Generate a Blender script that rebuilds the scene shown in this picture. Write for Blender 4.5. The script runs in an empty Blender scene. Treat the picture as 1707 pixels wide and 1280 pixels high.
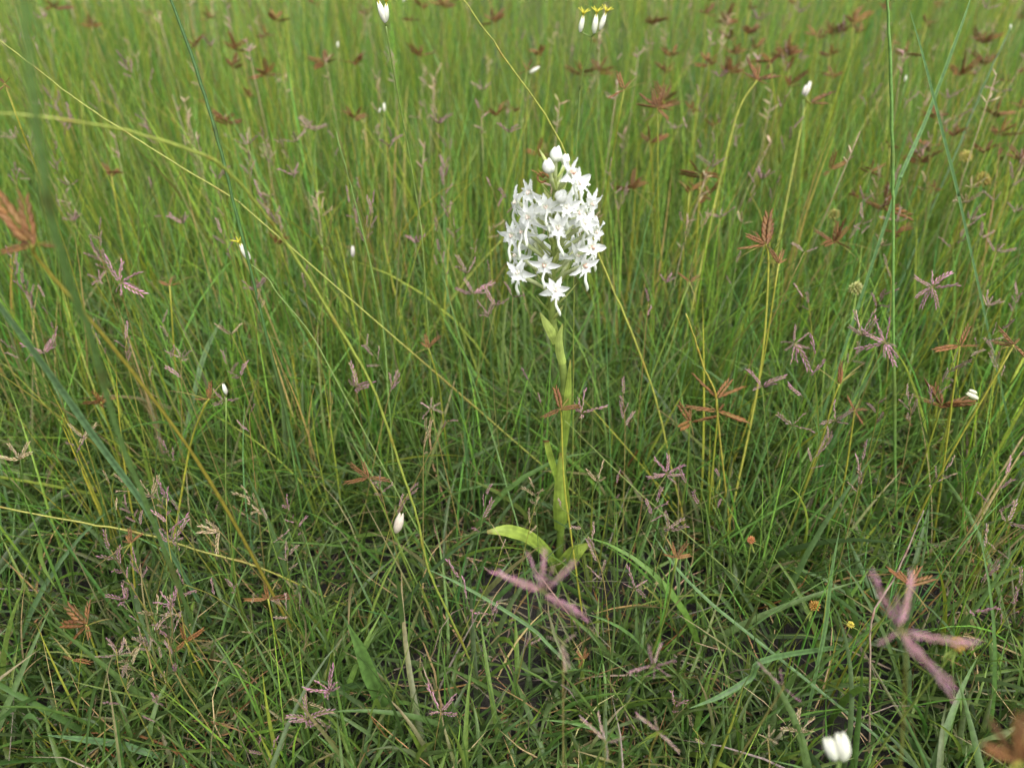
import bpy, bmesh, math, random
import numpy as np
from mathutils import Vector, Matrix, Quaternion, Euler

# ------------------------------------------------------------------ camera, light, exposure
scene = bpy.context.scene
COL = scene.collection
CAM_H, PITCH, FPX = 0.556, math.radians(35.0), 1281.0
cam_data = bpy.data.cameras.new('camera')
cam_data.sensor_width = 36.0
cam_data.lens = FPX / 1707.0 * 36.0
cam_data.clip_start, cam_data.clip_end = 0.01, 400.0
cam_data.dof.use_dof = True
cam_data.dof.focus_distance = 0.56
cam_data.dof.aperture_fstop = 5.0
cam = bpy.data.objects.new('camera', cam_data)
COL.objects.link(cam)
cam.location = (0, 0, CAM_H)
cam.rotation_euler = (math.pi / 2 - PITCH, 0, 0)
scene.camera = cam

SUN_EL, SUN_AZ = math.radians(62), math.radians(150)
world = bpy.data.worlds.new('World')
scene.world = world
world.use_nodes = True
wn, wl = world.node_tree.nodes, world.node_tree.links
wn.clear()
sky = wn.new('ShaderNodeTexSky')
sky.sky_type = 'NISHITA'
sky.sun_disc = False
sky.sun_elevation, sky.sun_rotation = SUN_EL, SUN_AZ
sky.air_density, sky.dust_density, sky.ozone_density = 1.0, 6.0, 1.0
hs = wn.new('ShaderNodeHueSaturation')
hs.inputs['Saturation'].default_value = 0.25
bg = wn.new('ShaderNodeBackground')
bg.inputs['Strength'].default_value = 0.15
wo = wn.new('ShaderNodeOutputWorld')
wl.new(sky.outputs[0], hs.inputs['Color'])
wl.new(hs.outputs[0], bg.inputs['Color'])
wl.new(bg.outputs[0], wo.inputs['Surface'])
sd = bpy.data.lights.new('sun', 'SUN')
sd.energy, sd.angle, sd.color = 0.75, math.radians(70), (1.0, 0.97, 0.92)
sun = bpy.data.objects.new('sun', sd)
COL.objects.link(sun)
# sun direction matches the sky texture (rotation measured from +Y towards +X)
sdir = Vector((math.sin(SUN_AZ) * math.cos(SUN_EL), math.cos(SUN_AZ) * math.cos(SUN_EL), math.sin(SUN_EL)))
sun.rotation_euler = sdir.to_track_quat('Z', 'Y').to_euler()
scene.view_settings.view_transform = 'Standard'
scene.view_settings.look = 'None'
scene.view_settings.exposure = 1.2
scene.view_settings.gamma = 1.0
scene.view_settings.use_curve_mapping = False
scene.cycles.use_denoising = True
scene.cycles.max_bounces = 8
scene.cycles.transmission_bounces = 6
scene.cycles.diffuse_bounces = 6

random.seed(11)
rng = np.random.default_rng(11)
TAU = 2 * math.pi

# ------------------------------------------------------------------ geometry of the place
SP, CP = math.sin(PITCH), math.cos(PITCH)
RIGHT, UP, FWD = Vector((1, 0, 0)), Vector((0, SP, CP)), Vector((0, CP, -SP))


def at(px, py, Y):
    """world point at forward distance Y seen along the sight line of one spot of the photograph"""
    a, b = (px - 853.5) / FPX, -(py - 640) / FPX
    d = RIGHT * a + UP * b + FWD
    t = Y / d.y
    return Vector((0, 0, CAM_H)) + d * t


def depth(p):
    return p.y * CP + (CAM_H - p.z) * SP


def px_of(p):
    dz = depth(p)
    if dz < 1e-4:
        return (-9999, -9999)
    v = p - Vector((0, 0, CAM_H))
    return (853.5 + FPX * v.x / dz, 640 - FPX * v.dot(UP) / dz)


_rows = [-60, 0, 100, 200, 400, 600, 800, 1000, 1280]
_ys = [1.75, 1.45, 1.16, 0.98, 0.72, 0.56, 0.46, 0.385, 0.275]


def row_y(py, jit=0.05):
    return float(np.interp(py, _rows, _ys)) * (1 + random.uniform(-jit, jit))


def lattice(seed, n=64):
    return np.random.default_rng(seed).random((n, n))


def vnoise(x, y, scale, seed):
    g = lattice(seed)
    u, v = np.asarray(x) * scale + 100.3, np.asarray(y) * scale + 57.7
    i, j = np.floor(u).astype(int), np.floor(v).astype(int)
    fu, fv = u - i, v - j
    fu, fv = fu * fu * (3 - 2 * fu), fv * fv * (3 - 2 * fv)
    n = 64
    a, b = g[i % n, j % n], g[(i + 1) % n, j % n]
    c, d = g[i % n, (j + 1) % n], g[(i + 1) % n, (j + 1) % n]
    return (a * (1 - fu) + b * fu) * (1 - fv) + (c * (1 - fu) + d * fu) * fv


# ------------------------------------------------------------------ materials
def new_mat(name):
    m = bpy.data.materials.new(name)
    m.use_nodes = True
    m.node_tree.nodes.clear()
    return m, m.node_tree.nodes, m.node_tree.links


def plant_mat(name, rough=0.5, spec=0.35, transl=0.35, attr=True, color=(1, 1, 1), vary=0.25, nscale=260.0, tint=(1.15, 1.1, 0.7), objvary=0.0):
    m, n, l = new_mat(name)
    out = n.new('ShaderNodeOutputMaterial')
    if attr:
        c = n.new('ShaderNodeAttribute')
        c.attribute_name = 'col'
        csock = c.outputs['Color']
    else:
        c = n.new('ShaderNodeRGB')
        c.outputs[0].default_value = (*color, 1)
        csock = c.outputs[0]
    tc = n.new('ShaderNodeTexCoord')
    nz = n.new('ShaderNodeTexNoise')
    nz.inputs['Scale'].default_value = nscale
    nz.inputs['Detail'].default_value = 3
    l.new(tc.outputs['Object'], nz.inputs['Vector'])
    mr = n.new('ShaderNodeMapRange')
    mr.inputs['From Min'].default_value, mr.inputs['From Max'].default_value = 0.3, 0.7
    mr.inputs['To Min'].default_value, mr.inputs['To Max'].default_value = 1 - vary, 1 + vary
    l.new(nz.outputs['Fac'], mr.inputs['Value'])
    val = mr.outputs[0]
    if objvary:
        oi = n.new('ShaderNodeObjectInfo')
        m2 = n.new('ShaderNodeMapRange')
        m2.inputs['To Min'].default_value, m2.inputs['To Max'].default_value = 1 - objvary, 1 + objvary
        l.new(oi.outputs['Random'], m2.inputs['Value'])
        mm = n.new('ShaderNodeMath')
        mm.operation = 'MULTIPLY'
        l.new(val, mm.inputs[0])
        l.new(m2.outputs[0], mm.inputs[1])
        val = mm.outputs[0]
    mul = n.new('ShaderNodeVectorMath')
    mul.operation = 'SCALE'
    l.new(csock, mul.inputs[0])
    l.new(val, mul.inputs['Scale'])
    p = n.new('ShaderNodeBsdfPrincipled')
    p.inputs['Roughness'].default_value = rough
    p.inputs['Specular IOR Level'].default_value = spec
    l.new(mul.outputs[0], p.inputs['Base Color'])
    if transl > 0:
        tr = n.new('ShaderNodeBsdfTranslucent')
        tm = n.new('ShaderNodeVectorMath')
        tm.operation = 'MULTIPLY'
        tm.inputs[1].default_value = tint
        l.new(mul.outputs[0], tm.inputs[0])
        l.new(tm.outputs[0], tr.inputs['Color'])
        mx = n.new('ShaderNodeMixShader')
        mx.inputs[0].default_value = transl
        l.new(p.outputs[0], mx.inputs[1])
        l.new(tr.outputs[0], mx.inputs[2])
        l.new(mx.outputs[0], out.inputs['Surface'])
    else:
        l.new(p.outputs[0], out.inputs['Surface'])
    return m


M = {}
M['grass'] = plant_mat('grass_blade', 0.45, 0.35, 0.38)
M['dry'] = plant_mat('dry_blade', 0.7, 0.2, 0.2, tint=(1, 1, 1))
M['stem'] = plant_mat('green_stem', 0.42, 0.4, 0.15)
M['orchid_leaf'] = plant_mat('orchid_leaf', 0.38, 0.45, 0.3, vary=0.32, nscale=150)
M['petal'] = plant_mat('white_petal', 0.5, 0.25, 0.4, vary=0.05, nscale=400, tint=(1, 1, 0.95), objvary=0.05)
M['column'] = plant_mat('flower_column', 0.5, 0.3, 0.1, vary=0.15)
M['sedge'] = plant_mat('sedge_scale', 0.55, 0.3, 0.12, vary=0.3, nscale=700, tint=(1.2, 0.9, 0.6), objvary=0.3)
M['spike'] = plant_mat('grass_spikelet', 0.65, 0.2, 0.25, vary=0.3, nscale=900, tint=(1, 1, 1), objvary=0.25)
M['bud'] = plant_mat('white_bract', 0.55, 0.2, 0.25, vary=0.08, nscale=600, tint=(1, 1, 0.95))


def soil_mat():
    m, n, l = new_mat('wet_peaty_soil')
    out = n.new('ShaderNodeOutputMaterial')
    p = n.new('ShaderNodeBsdfPrincipled')
    tc = n.new('ShaderNodeTexCoord')
    n1, n2 = n.new('ShaderNodeTexNoise'), n.new('ShaderNodeTexNoise')
    n1.inputs['Scale'].default_value, n1.inputs['Detail'].default_value = 45, 8
    n2.inputs['Scale'].default_value, n2.inputs['Detail'].default_value = 400, 5
    r = n.new('ShaderNodeValToRGB')
    r.color_ramp.elements[0].position, r.color_ramp.elements[0].color = 0.35, (0.006, 0.0055, 0.0045, 1)
    r.color_ramp.elements[1].position, r.color_ramp.elements[1].color = 0.7, (0.026, 0.021, 0.016, 1)
    l.new(tc.outputs['Object'], n1.inputs['Vector'])
    l.new(tc.outputs['Object'], n2.inputs['Vector'])
    l.new(n1.outputs['Fac'], r.inputs['Fac'])
    l.new(r.outputs[0], p.inputs['Base Color'])
    b = n.new('ShaderNodeBump')
    b.inputs['Strength'].default_value, b.inputs['Distance'].default_value = 0.8, 0.004
    l.new(n2.outputs['Fac'], b.inputs['Height'])
    l.new(b.outputs[0], p.inputs['Normal'])
    p.inputs['Roughness'].default_value = 0.75
    l.new(p.outputs[0], out.inputs['Surface'])
    return m


M['soil'] = soil_mat()


# ------------------------------------------------------------------ mesh helpers
def mesh_np(name, V, F, C, mat):
    """V (n,3), F (m,k) all quads or all tris, C (n,3)"""
    me = bpy.data.meshes.new(name)
    V, F = np.asarray(V, np.float32), np.asarray(F, np.int32)
    k = F.shape[1]
    me.vertices.add(len(V))
    me.vertices.foreach_set('co', V.ravel())
    me.loops.add(F.size)
    me.loops.foreach_set('vertex_index', F.ravel())
    me.polygons.add(len(F))
    me.polygons.foreach_set('loop_start', np.arange(0, F.size, k, dtype=np.int32))
    me.polygons.foreach_set('use_smooth', np.ones(len(F), bool))
    me.update(calc_edges=True)
    a = me.color_attributes.new('col', 'FLOAT_COLOR', 'POINT')
    a.data.foreach_set('color', np.concatenate([np.asarray(C, np.float32), np.ones((len(V), 1), np.float32)], 1).ravel())
    me.materials.append(mat)
    return me


class MB:
    """collects shapes into one mesh"""

    def __init__(self):
        self.v, self.f, self.c = [], [], []

    def tube(self, pts, rad, col, n=5, col2=None, cap=True):
        pts = [Vector(p) for p in pts]
        k = len(pts)
        rads = rad if hasattr(rad, '__len__') else [rad] * k
        ref = None
        rings = []
        for i, p in enumerate(pts):
            t = (pts[min(i + 1, k - 1)] - pts[max(i - 1, 0)]).normalized()
            if ref is None:
                ref = t.orthogonal().normalized()
            else:
                ref = (ref - t * ref.dot(t)).normalized()
            bi = t.cross(ref)
            s = len(self.v)
            rings.append(s)
            u = i / max(k - 1, 1)
            cc = col if col2 is None else tuple(a * (1 - u) + b * u for a, b in zip(col, col2))
            for j in range(n):
                an = TAU * j / n
                self.v.append(p + (ref * math.cos(an) + bi * math.sin(an)) * rads[i])
                self.c.append(cc)
        for a, b in zip(rings, rings[1:]):
            for j in range(n):
                self.f.append((a + j, a + (j + 1) % n, b + (j + 1) % n, b + j))
        if cap:
            self.f.append(tuple(rings[0] + j for j in reversed(range(n))))
            self.f.append(tuple(rings[-1] + j for j in range(n)))

    def sheet(self, grid, cols):
        """grid[i][j] of points, cols[i][j]"""
        s = len(self.v)
        ni, nj = len(grid), len(grid[0])
        for i in range(ni):
            for j in range(nj):
                self.v.append(Vector(grid[i][j]))
                self.c.append(cols[i][j])
        for i in range(ni - 1):
            for j in range(nj - 1):
                a = s + i * nj + j
                self.f.append((a, a + 1, a + nj + 1, a + nj))

    def blob(self, centre, axis, length, r, col, col2=None, n=5, k=4, flat=1.0, sidev=None):
        """spindle: pointed at both ends"""
        axis = Vector(axis).normalized()
        sv = axis.orthogonal().normalized() if sidev is None else (Vector(sidev) - axis * Vector(sidev).dot(axis)).normalized()
        bi = axis.cross(sv)
        s = len(self.v)
        c0 = Vector(centre)
        for i in range(k + 1):
            u = i / k
            rr = r * max(0.04, math.sin(math.pi * (0.06 + 0.9 * u) ** 0.85))
            cc = col if col2 is None else tuple(a * (1 - u) + b * u for a, b in zip(col, col2))
            for j in range(n):
                an = TAU * j / n
                self.v.append(c0 + axis * (u * length) + sv * (rr * math.cos(an)) + bi * (rr * flat * math.sin(an)))
                self.c.append(cc)
        for i in range(k):
            for j in range(n):
                a, b = s + i * n, s + (i + 1) * n
                self.f.append((a + j, a + (j + 1) % n, b + (j + 1) % n, b + j))

    def mesh(self, name, mat, smooth=True):
        me = bpy.data.meshes.new(name)
        me.from_pydata([tuple(v) for v in self.v], [], self.f)
        a = me.color_attributes.new('col', 'FLOAT_COLOR', 'POINT')
        a.data.foreach_set('color', [x for c in self.c for x in (c[0], c[1], c[2], 1.0)])
        if smooth:
            me.polygons.foreach_set('use_smooth', [True] * len(me.polygons))
        me.materials.append(mat)
        me.update()
        return me

    def obj(self, name, mat, parent=None, smooth=True):
        return link(name, self.mesh(name, mat, smooth), parent)


def link(name, me, parent=None, loc=None, rot=None, sc=None):
    o = bpy.data.objects.new(name, me)
    COL.objects.link(o)
    if parent is not None:
        o.parent = parent
    if loc is not None:
        o.location = loc
    if rot is not None:
        o.rotation_mode = 'QUATERNION'
        o.rotation_quaternion = rot
    if sc is not None:
        o.scale = sc if hasattr(sc, '__len__') else (sc, sc, sc)
    return o


def thing(name, label, cat, loc, group=None):
    o = link(name, None, None, loc)
    tag(o, label, cat, group)
    return o


def tag(o, label, cat, group=None):
    o['label'], o['category'] = label, cat
    if group:
        o['group'] = group


def smooth_path(pts, per=6):
    """Catmull-Rom through the points"""
    P = [Vector(p) for p in pts]
    if len(P) < 3:
        return [P[0].lerp(P[-1], i / per) for i in range(per + 1)]
    P = [P[0] * 2 - P[1]] + P + [P[-1] * 2 - P[-2]]
    out = []
    for i in range(1, len(P) - 2):
        p0, p1, p2, p3 = P[i - 1:i + 3]
        for k in range(per):
            t = k / per
            out.append(0.5 * ((2 * p1) + (p2 - p0) * t + (2 * p0 - 5 * p1 + 4 * p2 - p3) * t * t + (3 * p1 - p0 - 3 * p2 + p3) * t ** 3))
    out.append(P[-2])
    return out


def vary(c, a=0.12):
    k = 1 + random.uniform(-a, a)
    return tuple(max(0.0, x * k * (1 + random.uniform(-a, a) * 0.5)) for x in c)


# ------------------------------------------------------------------ ground
def ground():
    ax = np.concatenate([-np.geomspace(120, 1.6, 24), np.linspace(-1.5, 1.5, 151), np.geomspace(1.6, 120, 24)])
    ay = np.concatenate([-np.geomspace(120, 0.3, 20), np.linspace(-0.2, 2.2, 121), np.geomspace(2.3, 200, 28)])
    X, Y = np.meshgrid(ax, ay)
    Z = (vnoise(X, Y, 9, 3) - 0.5) * 0.018 + (vnoise(X, Y, 30, 4) - 0.5) * 0.008 - 0.004
    V = np.stack([X, Y, Z], -1).reshape(-1, 3)
    nx, ny = len(ax), len(ay)
    i, j = np.meshgrid(np.arange(ny - 1), np.arange(nx - 1), indexing='ij')
    a = (i * nx + j).ravel()
    F = np.stack([a, a + 1, a + nx + 1, a + nx], 1)
    me = mesh_np('ground', V, F, np.ones_like(V), M['soil'])
    o = link('ground', me)
    o['kind'] = 'structure'


ground()


# ------------------------------------------------------------------ grass
def blades(name, base, az, length, lean, curve, width, col, tip, segs=6, fold=0.25, wig=0.5, mat='grass', power=1.3, zmin=0.003, root=0.6):
    N = len(base)
    dead = rng.random(N) < (.09 if mat == 'grass' else 0)
    tip = np.where(dead[:, None], np.array(STRAW) * rng.uniform(.35, .9, (N, 1)), tip)
    S = segs + 1
    t = np.linspace(0, 1, S)
    th = lean[:, None] + curve[:, None] * (t[None] ** power)
    ph = az[:, None] + (rng.normal(0, wig, N)[:, None]) * t[None]
    d = np.stack([np.sin(th) * np.cos(ph), np.sin(th) * np.sin(ph), np.cos(th)], -1)
    step = (length / segs)[:, None, None]
    P = np.zeros((N, S, 3))
    P[:, 0] = base
    P[:, 1:] = base[:, None] + np.cumsum(d[:, :-1] * 0.5 + d[:, 1:] * 0.5, 1) * step
    low = zmin * (1 + rng.random((N, 1)) * 5)
    P[:, 1:, 2] = np.maximum(P[:, 1:, 2], low)
    tw = rng.normal(0, 0.6, N)[:, None] + rng.normal(0, 0.8, N)[:, None] * t[None]
    side0 = np.stack([-np.sin(ph), np.cos(ph), np.zeros_like(ph)], -1)
    nrm0 = np.cross(side0, d)
    c, s = np.cos(tw)[..., None], np.sin(tw)[..., None]
    side, nrm = side0 * c + nrm0 * s, nrm0 * c - side0 * s
    prof = (root + (1 - root) * np.minimum(1, t * 4)) * np.clip(1 - t ** 3.0, 0.04, 1)
    w = width[:, None] * prof[None] * 0.5
    L, R = P - side * w[..., None], P + side * w[..., None]
    Mid = P - nrm * (w * fold * 2)[..., None]
    V = np.stack([L, Mid, R], 2).reshape(-1, 3)
    cc = col[:, None] * (1 - t[None, :, None] ** 1.5) + tip[:, None] * (t[None, :, None] ** 1.5)
    C = np.repeat(cc[:, :, None], 3, 2).reshape(-1, 3)
    b = (np.arange(N) * S * 3)[:, None, None] + (np.arange(segs) * 3)[None, :, None] + np.array([0, 1])[None, None]
    b = b.ravel()
    F = np.stack([b, b + 1, b + 4, b + 3], 1)
    me = mesh_np(name, V, F, C, M[mat])
    o = link(name, me)
    o['kind'] = 'stuff'
    return o


def scatter(n, y0, y1, dens, margin=0.35, slope=0.78):
    """n ground points, density dens(x, y) in 0..1"""
    out = []
    tot = 0
    while tot < n:
        m = n * 3
        y = rng.uniform(y0, y1, m)
        x = rng.uniform(-1, 1, m) * (margin + slope * y1)
        ok = np.abs(x) < margin + slope * y
        ok &= rng.random(m) < dens(x, y)
        p = np.stack([x[ok], y[ok], np.zeros(ok.sum())], 1)
        out.append(p)
        tot += len(p)
    return np.concatenate(out)[:n]


ORC = at(928, 955, 0.484)
ORC.z = 0.0


def corridor(x, y):
    """1 in the open strip in front of the orchid"""
    xo = ORC.x * y / ORC.y
    return np.clip(1 - np.abs(x - xo) / 0.075, 0, 1) * ((y > 0.15) & (y < ORC.y + 0.01))


def palette(n, cols, wts, jit=0.18):
    idx = rng.choice(len(cols), n, p=np.array(wts) / sum(wts))
    c = np.array(cols)[idx]
    return np.clip(c * (1 + rng.normal(0, jit, (n, 1))) * (1 + rng.normal(0, jit * 0.35, (n, 3))), 0.004, 0.9)


G_MID, G_BLUE, G_YEL, G_LIME, G_DARK = (0.082, 0.155, 0.034), (0.086, 0.145, 0.046), (0.20, 0.225, 0.040), (0.125, 0.20, 0.036), (0.052, 0.098, 0.026)
T_MID, T_YEL, T_LIME, T_BLUE = (0.108, 0.232, 0.046), (0.275, 0.315, 0.050), (0.172, 0.290, 0.050), (0.104, 0.220, 0.082)
STRAW, TAN, RUST, GREYD = (0.38, 0.29, 0.15), (0.26, 0.16, 0.07), (0.17, 0.07, 0.025), (0.20, 0.17, 0.12)


def clump(x, y):
    return vnoise(x, y, 7, 21) * 0.6 + vnoise(x, y, 18, 22) * 0.4


# short creeping sward
n = 40000
p = scatter(n, 0.08, 1.25, lambda x, y: np.clip((clump(x, y) - 0.15) * 2.6, 0.22, 1))
L = rng.uniform(0.03, 0.085, n) * (0.8 + 0.4 * clump(p[:, 0], p[:, 1]))
p[:, 2] = rng.uniform(-0.002, 0.012, n)
col = palette(n, [G_MID, G_BLUE, G_LIME, G_DARK], [5, 5, 2, 3]) * 0.88
blades('short_grass', p, rng.uniform(0, TAU, n), L, np.abs(rng.normal(0.55, 0.35, n)), np.abs(rng.normal(0.9, 0.5, n)), rng.uniform(0.0017, 0.0047, n), col, col * np.array([1.25, 1.1, 0.9]), segs=5, fold=0.2)

# broader blades lying through the sward
n = 1700
p = scatter(n, 0.1, 1.1, lambda x, y: np.clip((vnoise(x, y, 6, 31) - 0.25) * 2, 0.05, 1))
col = palette(n, [G_BLUE, G_MID, G_LIME], [5, 3, 1]) * 0.85
L = rng.uniform(0.08, 0.2, n) * (1 - 0.5 * corridor(p[:, 0], p[:, 1]))
blades('leaf_grass', p, rng.uniform(0, TAU, n), L, np.abs(rng.normal(0.45, 0.3, n)), np.abs(rng.normal(0.9, 0.5, n)), rng.uniform(0.003, 0.0062, n), col, col * 1.1, segs=8, fold=0.18, wig=0.35)

# knee-high mid layer of leaning leaves
n = 24000
p = scatter(n, 0.2, 1.5, lambda x, y: np.clip((clump(x, y) - 0.15) * 2.0, 0.1, 1) * np.interp(y, [.2, .5, .7], [.35, .7, 1]) * (1 - .8 * corridor(x, y)))
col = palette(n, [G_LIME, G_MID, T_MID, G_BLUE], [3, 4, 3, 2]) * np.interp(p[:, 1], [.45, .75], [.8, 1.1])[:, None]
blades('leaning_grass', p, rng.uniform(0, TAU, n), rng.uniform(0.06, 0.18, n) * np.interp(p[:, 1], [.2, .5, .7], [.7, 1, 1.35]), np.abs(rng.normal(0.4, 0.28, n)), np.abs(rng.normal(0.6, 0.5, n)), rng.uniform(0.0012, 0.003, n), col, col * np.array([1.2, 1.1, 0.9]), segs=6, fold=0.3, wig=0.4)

# fine upright stems, in tufts; sparse near the camera, dense behind the orchid
def tufts(n, per, y0, y1, dens, slope=.78):
    c = scatter(n, y0, y1, dens, slope=slope)
    k = rng.integers(per[0], per[1], n)
    idx = np.repeat(np.arange(n), k)
    r = np.abs(rng.normal(0, 0.014, len(idx)))
    a = rng.uniform(0, TAU, len(idx))
    q = c[idx].copy()
    q[:, 0] += r * np.cos(a)
    q[:, 1] += r * np.sin(a)
    return q, a, idx


def dens_tall(x, y):
    near = np.interp(y, [0.1, 0.3, 0.48, 0.62, 0.75, 0.95], [0.16, 0.22, 0.34, 0.55, 0.9, 1.0])
    side = np.clip((np.abs(x - 0.05) - 0.18) * 2.0, 0, 0.5) * (y > 0.3)
    return np.clip((near + side) * np.clip(0.12 + 2.0 * (vnoise(x, y, 5, 41) * .6 + vnoise(x, y, 12, 42) * .4 - .12), .1, 1.2) * (1 - 0.85 * corridor(x, y)), 0.0, 1)


q, a, idx = tufts(2850, (6, 12), 0.12, 2.0, dens_tall, .92)
n = len(q)
hmax = np.interp(q[:, 1], [0.1, 0.25, 0.4, 0.5, 0.65, 0.9, 1.6], [0.07, 0.10, 0.16, 0.21, 0.27, 0.33, 0.38])
L = hmax * rng.uniform(0.35, 1.12, n) * (1 - 0.6 * corridor(q[:, 0], q[:, 1]))
tcol = palette(int(idx.max()) + 1, [T_LIME, T_MID, T_YEL, T_BLUE, STRAW], [5, 5.2, 1.6, 2.4, .6], 0.25)
col = tcol[idx] * (1 + rng.normal(0, 0.15, (n, 1)))
wide = rng.random(n) < .08
col[wide] = col[wide] * .35 + np.array(T_YEL) * .65
col = np.clip(col, 0.01, 0.9)
blades('tall_grass', q, a, L, np.abs(rng.normal(0.14, 0.12, n)) + (rng.random(n) < .07) * rng.uniform(.2, .8, n), rng.normal(0.2, 0.28, n), rng.uniform(0.0010, 0.0022, n) * np.where(wide, 1.9, 1.0), col, col * np.array([1.3, 1.15, 0.9]), segs=7, fold=0.45, wig=0.4)

# meadow beyond
q, a, idx = tufts(6000, (6, 12), 1.8, 7.0, lambda x, y: 0.45 + 0.55 * vnoise(x, y, 3, 51), 1.15)
n = len(q)
tcol = palette(int(idx.max()) + 1, [T_LIME, T_MID, T_YEL, T_BLUE, STRAW], [5, 5, 1.8, 2.7, .9], 0.25)
col = tcol[idx]
blades('distant_grass', q, a, rng.uniform(0.16, 0.42, n), np.abs(rng.normal(0.15, 0.12, n)), rng.normal(0.2, 0.25, n), rng.uniform(0.0016, 0.0045, n), col, col * np.array([1.3, 1.15, 0.9]), segs=4, fold=0.3, wig=0.4)

# dead blades and stalks in the sward
n = 5000
p = scatter(n, 0.08, 1.2, lambda x, y: np.clip((vnoise(x, y, 11, 61) - 0.3) * 2.5, 0.02, 1))
p[:, 2] = rng.uniform(0.0, 0.014, n)
col = palette(n, [STRAW, TAN, RUST, GREYD], [2, 4, 1.3, 5], 0.2)
blades('dead_grass', p, rng.uniform(0, TAU, n), rng.uniform(0.03, 0.12, n), rng.normal(1.1, 0.35, n), rng.normal(0.3, 0.4, n), rng.uniform(0.0007, 0.0020, n), col, col * 1.1, segs=4, fold=0.3, wig=0.8, mat='dry')

# ------------------------------------------------------------------ the orchid
orchid = thing('orchid', 'white orchid with a dense spike of starry spurred flowers, tallest pale bloom', 'orchid', ORC)
PALE = (0.42, 0.47, 0.16)
OLEAF, OLEAF2 = (0.185, 0.28, 0.040), (0.26, 0.335, 0.06)
WHITE = (0.87, 0.885, 0.87)


def loc(px, py, Y):
    return at(px, py, Y) - ORC


Y0 = ORC.y
spine_px = [(929, 960), (934, 900), (936, 830), (938, 760), (942, 690), (939, 620), (927, 565), (920, 520), (922, 440), (925, 350), (925, 262)]
spine = smooth_path([loc(x, y, Y0) for x, y in spine_px], 5)
spine[0].z = -0.004
mb = MB()
k = len(spine)
mb.tube(spine, [float(np.interp(i / (k - 1), [0, 0.1, 0.5, 0.7, 1], [0.0042, 0.0033, 0.0031, 0.0027, 0.0012])) for i in range(k)], (0.13, 0.21, 0.03), 9, (0.30, 0.37, 0.10))
mb.obj('stem', M['orchid_leaf'], orchid)


def axis_at(z):
    for p0, p1 in zip(spine, spine[1:]):
        if p0.z <= z <= p1.z:
            return p0.lerp(p1, (z - p0.z) / max(1e-9, p1.z - p0.z))
    return spine[-1].copy() if z > 0 else spine[0].copy()


def strap(name, mid, widths, up, cup, c0, c1, mat, parent, nj=11, ruffle=0.0, label=None):
    """leaf along a mid line; `up` gives the side its upper face looks to"""
    mid = smooth_path(mid, 5)
    n = len(mid)
    grid, cols = [], []
    for i, p in enumerate(mid):
        u = i / (n - 1)
        t = (mid[min(i + 1, n - 1)] - mid[max(i - 1, 0)]).normalized()
        s = t.cross(Vector(up)).normalized()
        nn = s.cross(t)
        w = float(np.interp(u, np.linspace(0, 1, len(widths)), widths)) * 0.5
        row, rc = [], []
        burn = max(0.0, (u - .9) / .1) * .75 if mat is M['orchid_leaf'] and w > 1e-4 else 0.0
        for j in range(nj):
            v = j / (nj - 1) * 2 - 1
            e = cup * (v * v) * w + ruffle * math.sin(u * 17 + v * 2) * abs(v) * w
            row.append(p + s * (w * v) + nn * e)
            kk = 1 + (0.10 if j % 2 else -0.08) * (1 + .5 * math.sin(u * 13 + j)) - (0.22 if abs(v) < 0.1 else 0) + (0.38 if abs(v) > .9 else 0)
            rc.append(tuple((a * (1 - u) + b * u) * kk * (1 - burn) + d * burn for a, b, d in zip(c0, c1, (.20, .12, .04))))
        grid.append(row)
        cols.append(rc)
    b = MB()
    b.sheet(grid, cols)
    o = b.obj(name, mat, parent)
    if label:
        o['label'] = label
    return o


OL = M['orchid_leaf']
# basal leaves
strap('leaf', [loc(928, 955, Y0 - .004), loc(912, 925, Y0 - .012), loc(882, 898, Y0 - .022), loc(845, 886, Y0 - .030), loc(812, 887, Y0 - .036)], [0.008, 0.0115, 0.0130, 0.011, 0.003], (0, -0.45, 1), 0.35, OLEAF, OLEAF2, OL, orchid, ruffle=.03)
strap('leaf', [loc(930, 958, Y0 - .004), loc(944, 938, Y0 - .012), loc(960, 920, Y0 - .016), loc(984, 905, Y0 - .016)], [0.008, 0.014, 0.0135, 0.002], (-0.3, -0.8, 0.6), 0.5, OLEAF, OLEAF2, OL, orchid)
# clasping stem leaves
strap('leaf', [loc(933, 885, Y0 - .0035), loc(934, 850, Y0 - .005), loc(934, 800, Y0 - .005), loc(936, 755, Y0 - .004)], [0.009, 0.0125, 0.0085, 0.003], (0, -1, 0), -0.55, OLEAF, OLEAF2, OL, orchid)
strap('leaf', [loc(927, 800, Y0 - .002), loc(921, 775, Y0 - .005), loc(914, 752, Y0 - .007), loc(910, 735, Y0 - .008)], [0.003, 0.0055, 0.0055, 0.0045], (0.5, -1, 0), 0.5, OLEAF, OLEAF2, OL, orchid, label='narrow upright leaf with a snapped brown tip')
strap('leaf', [loc(936, 870, Y0 + .0036), loc(938, 840, Y0 + .0052), loc(937, 800, Y0 + .005), loc(937, 770, Y0 + .004)], [0.009, 0.0130, 0.009, 0.003], (0, 1, 0), -0.4, OLEAF, OLEAF2, OL, orchid)
strap('leaf', [loc(941, 745, Y0 - .0034), loc(945, 705, Y0 - .0045), loc(948, 660, Y0 - .0045), loc(951, 600, Y0 - .004)], [0.0060, 0.0074, 0.0064, 0.001], (0.35, -1, 0), -0.5, OLEAF, OLEAF2, OL, orchid)
strap('sheath', [loc(939, 608, Y0 - .0034), loc(934, 588, Y0 - .0045), loc(933, 565, Y0 - .005), loc(938, 540, Y0 - .005)], [0.0058, 0.0066, 0.005, 0.0008], (0.2, -1, 0), -0.6, (0.31, 0.40, 0.09), (0.36, 0.44, 0.12), OL, orchid)
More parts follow.
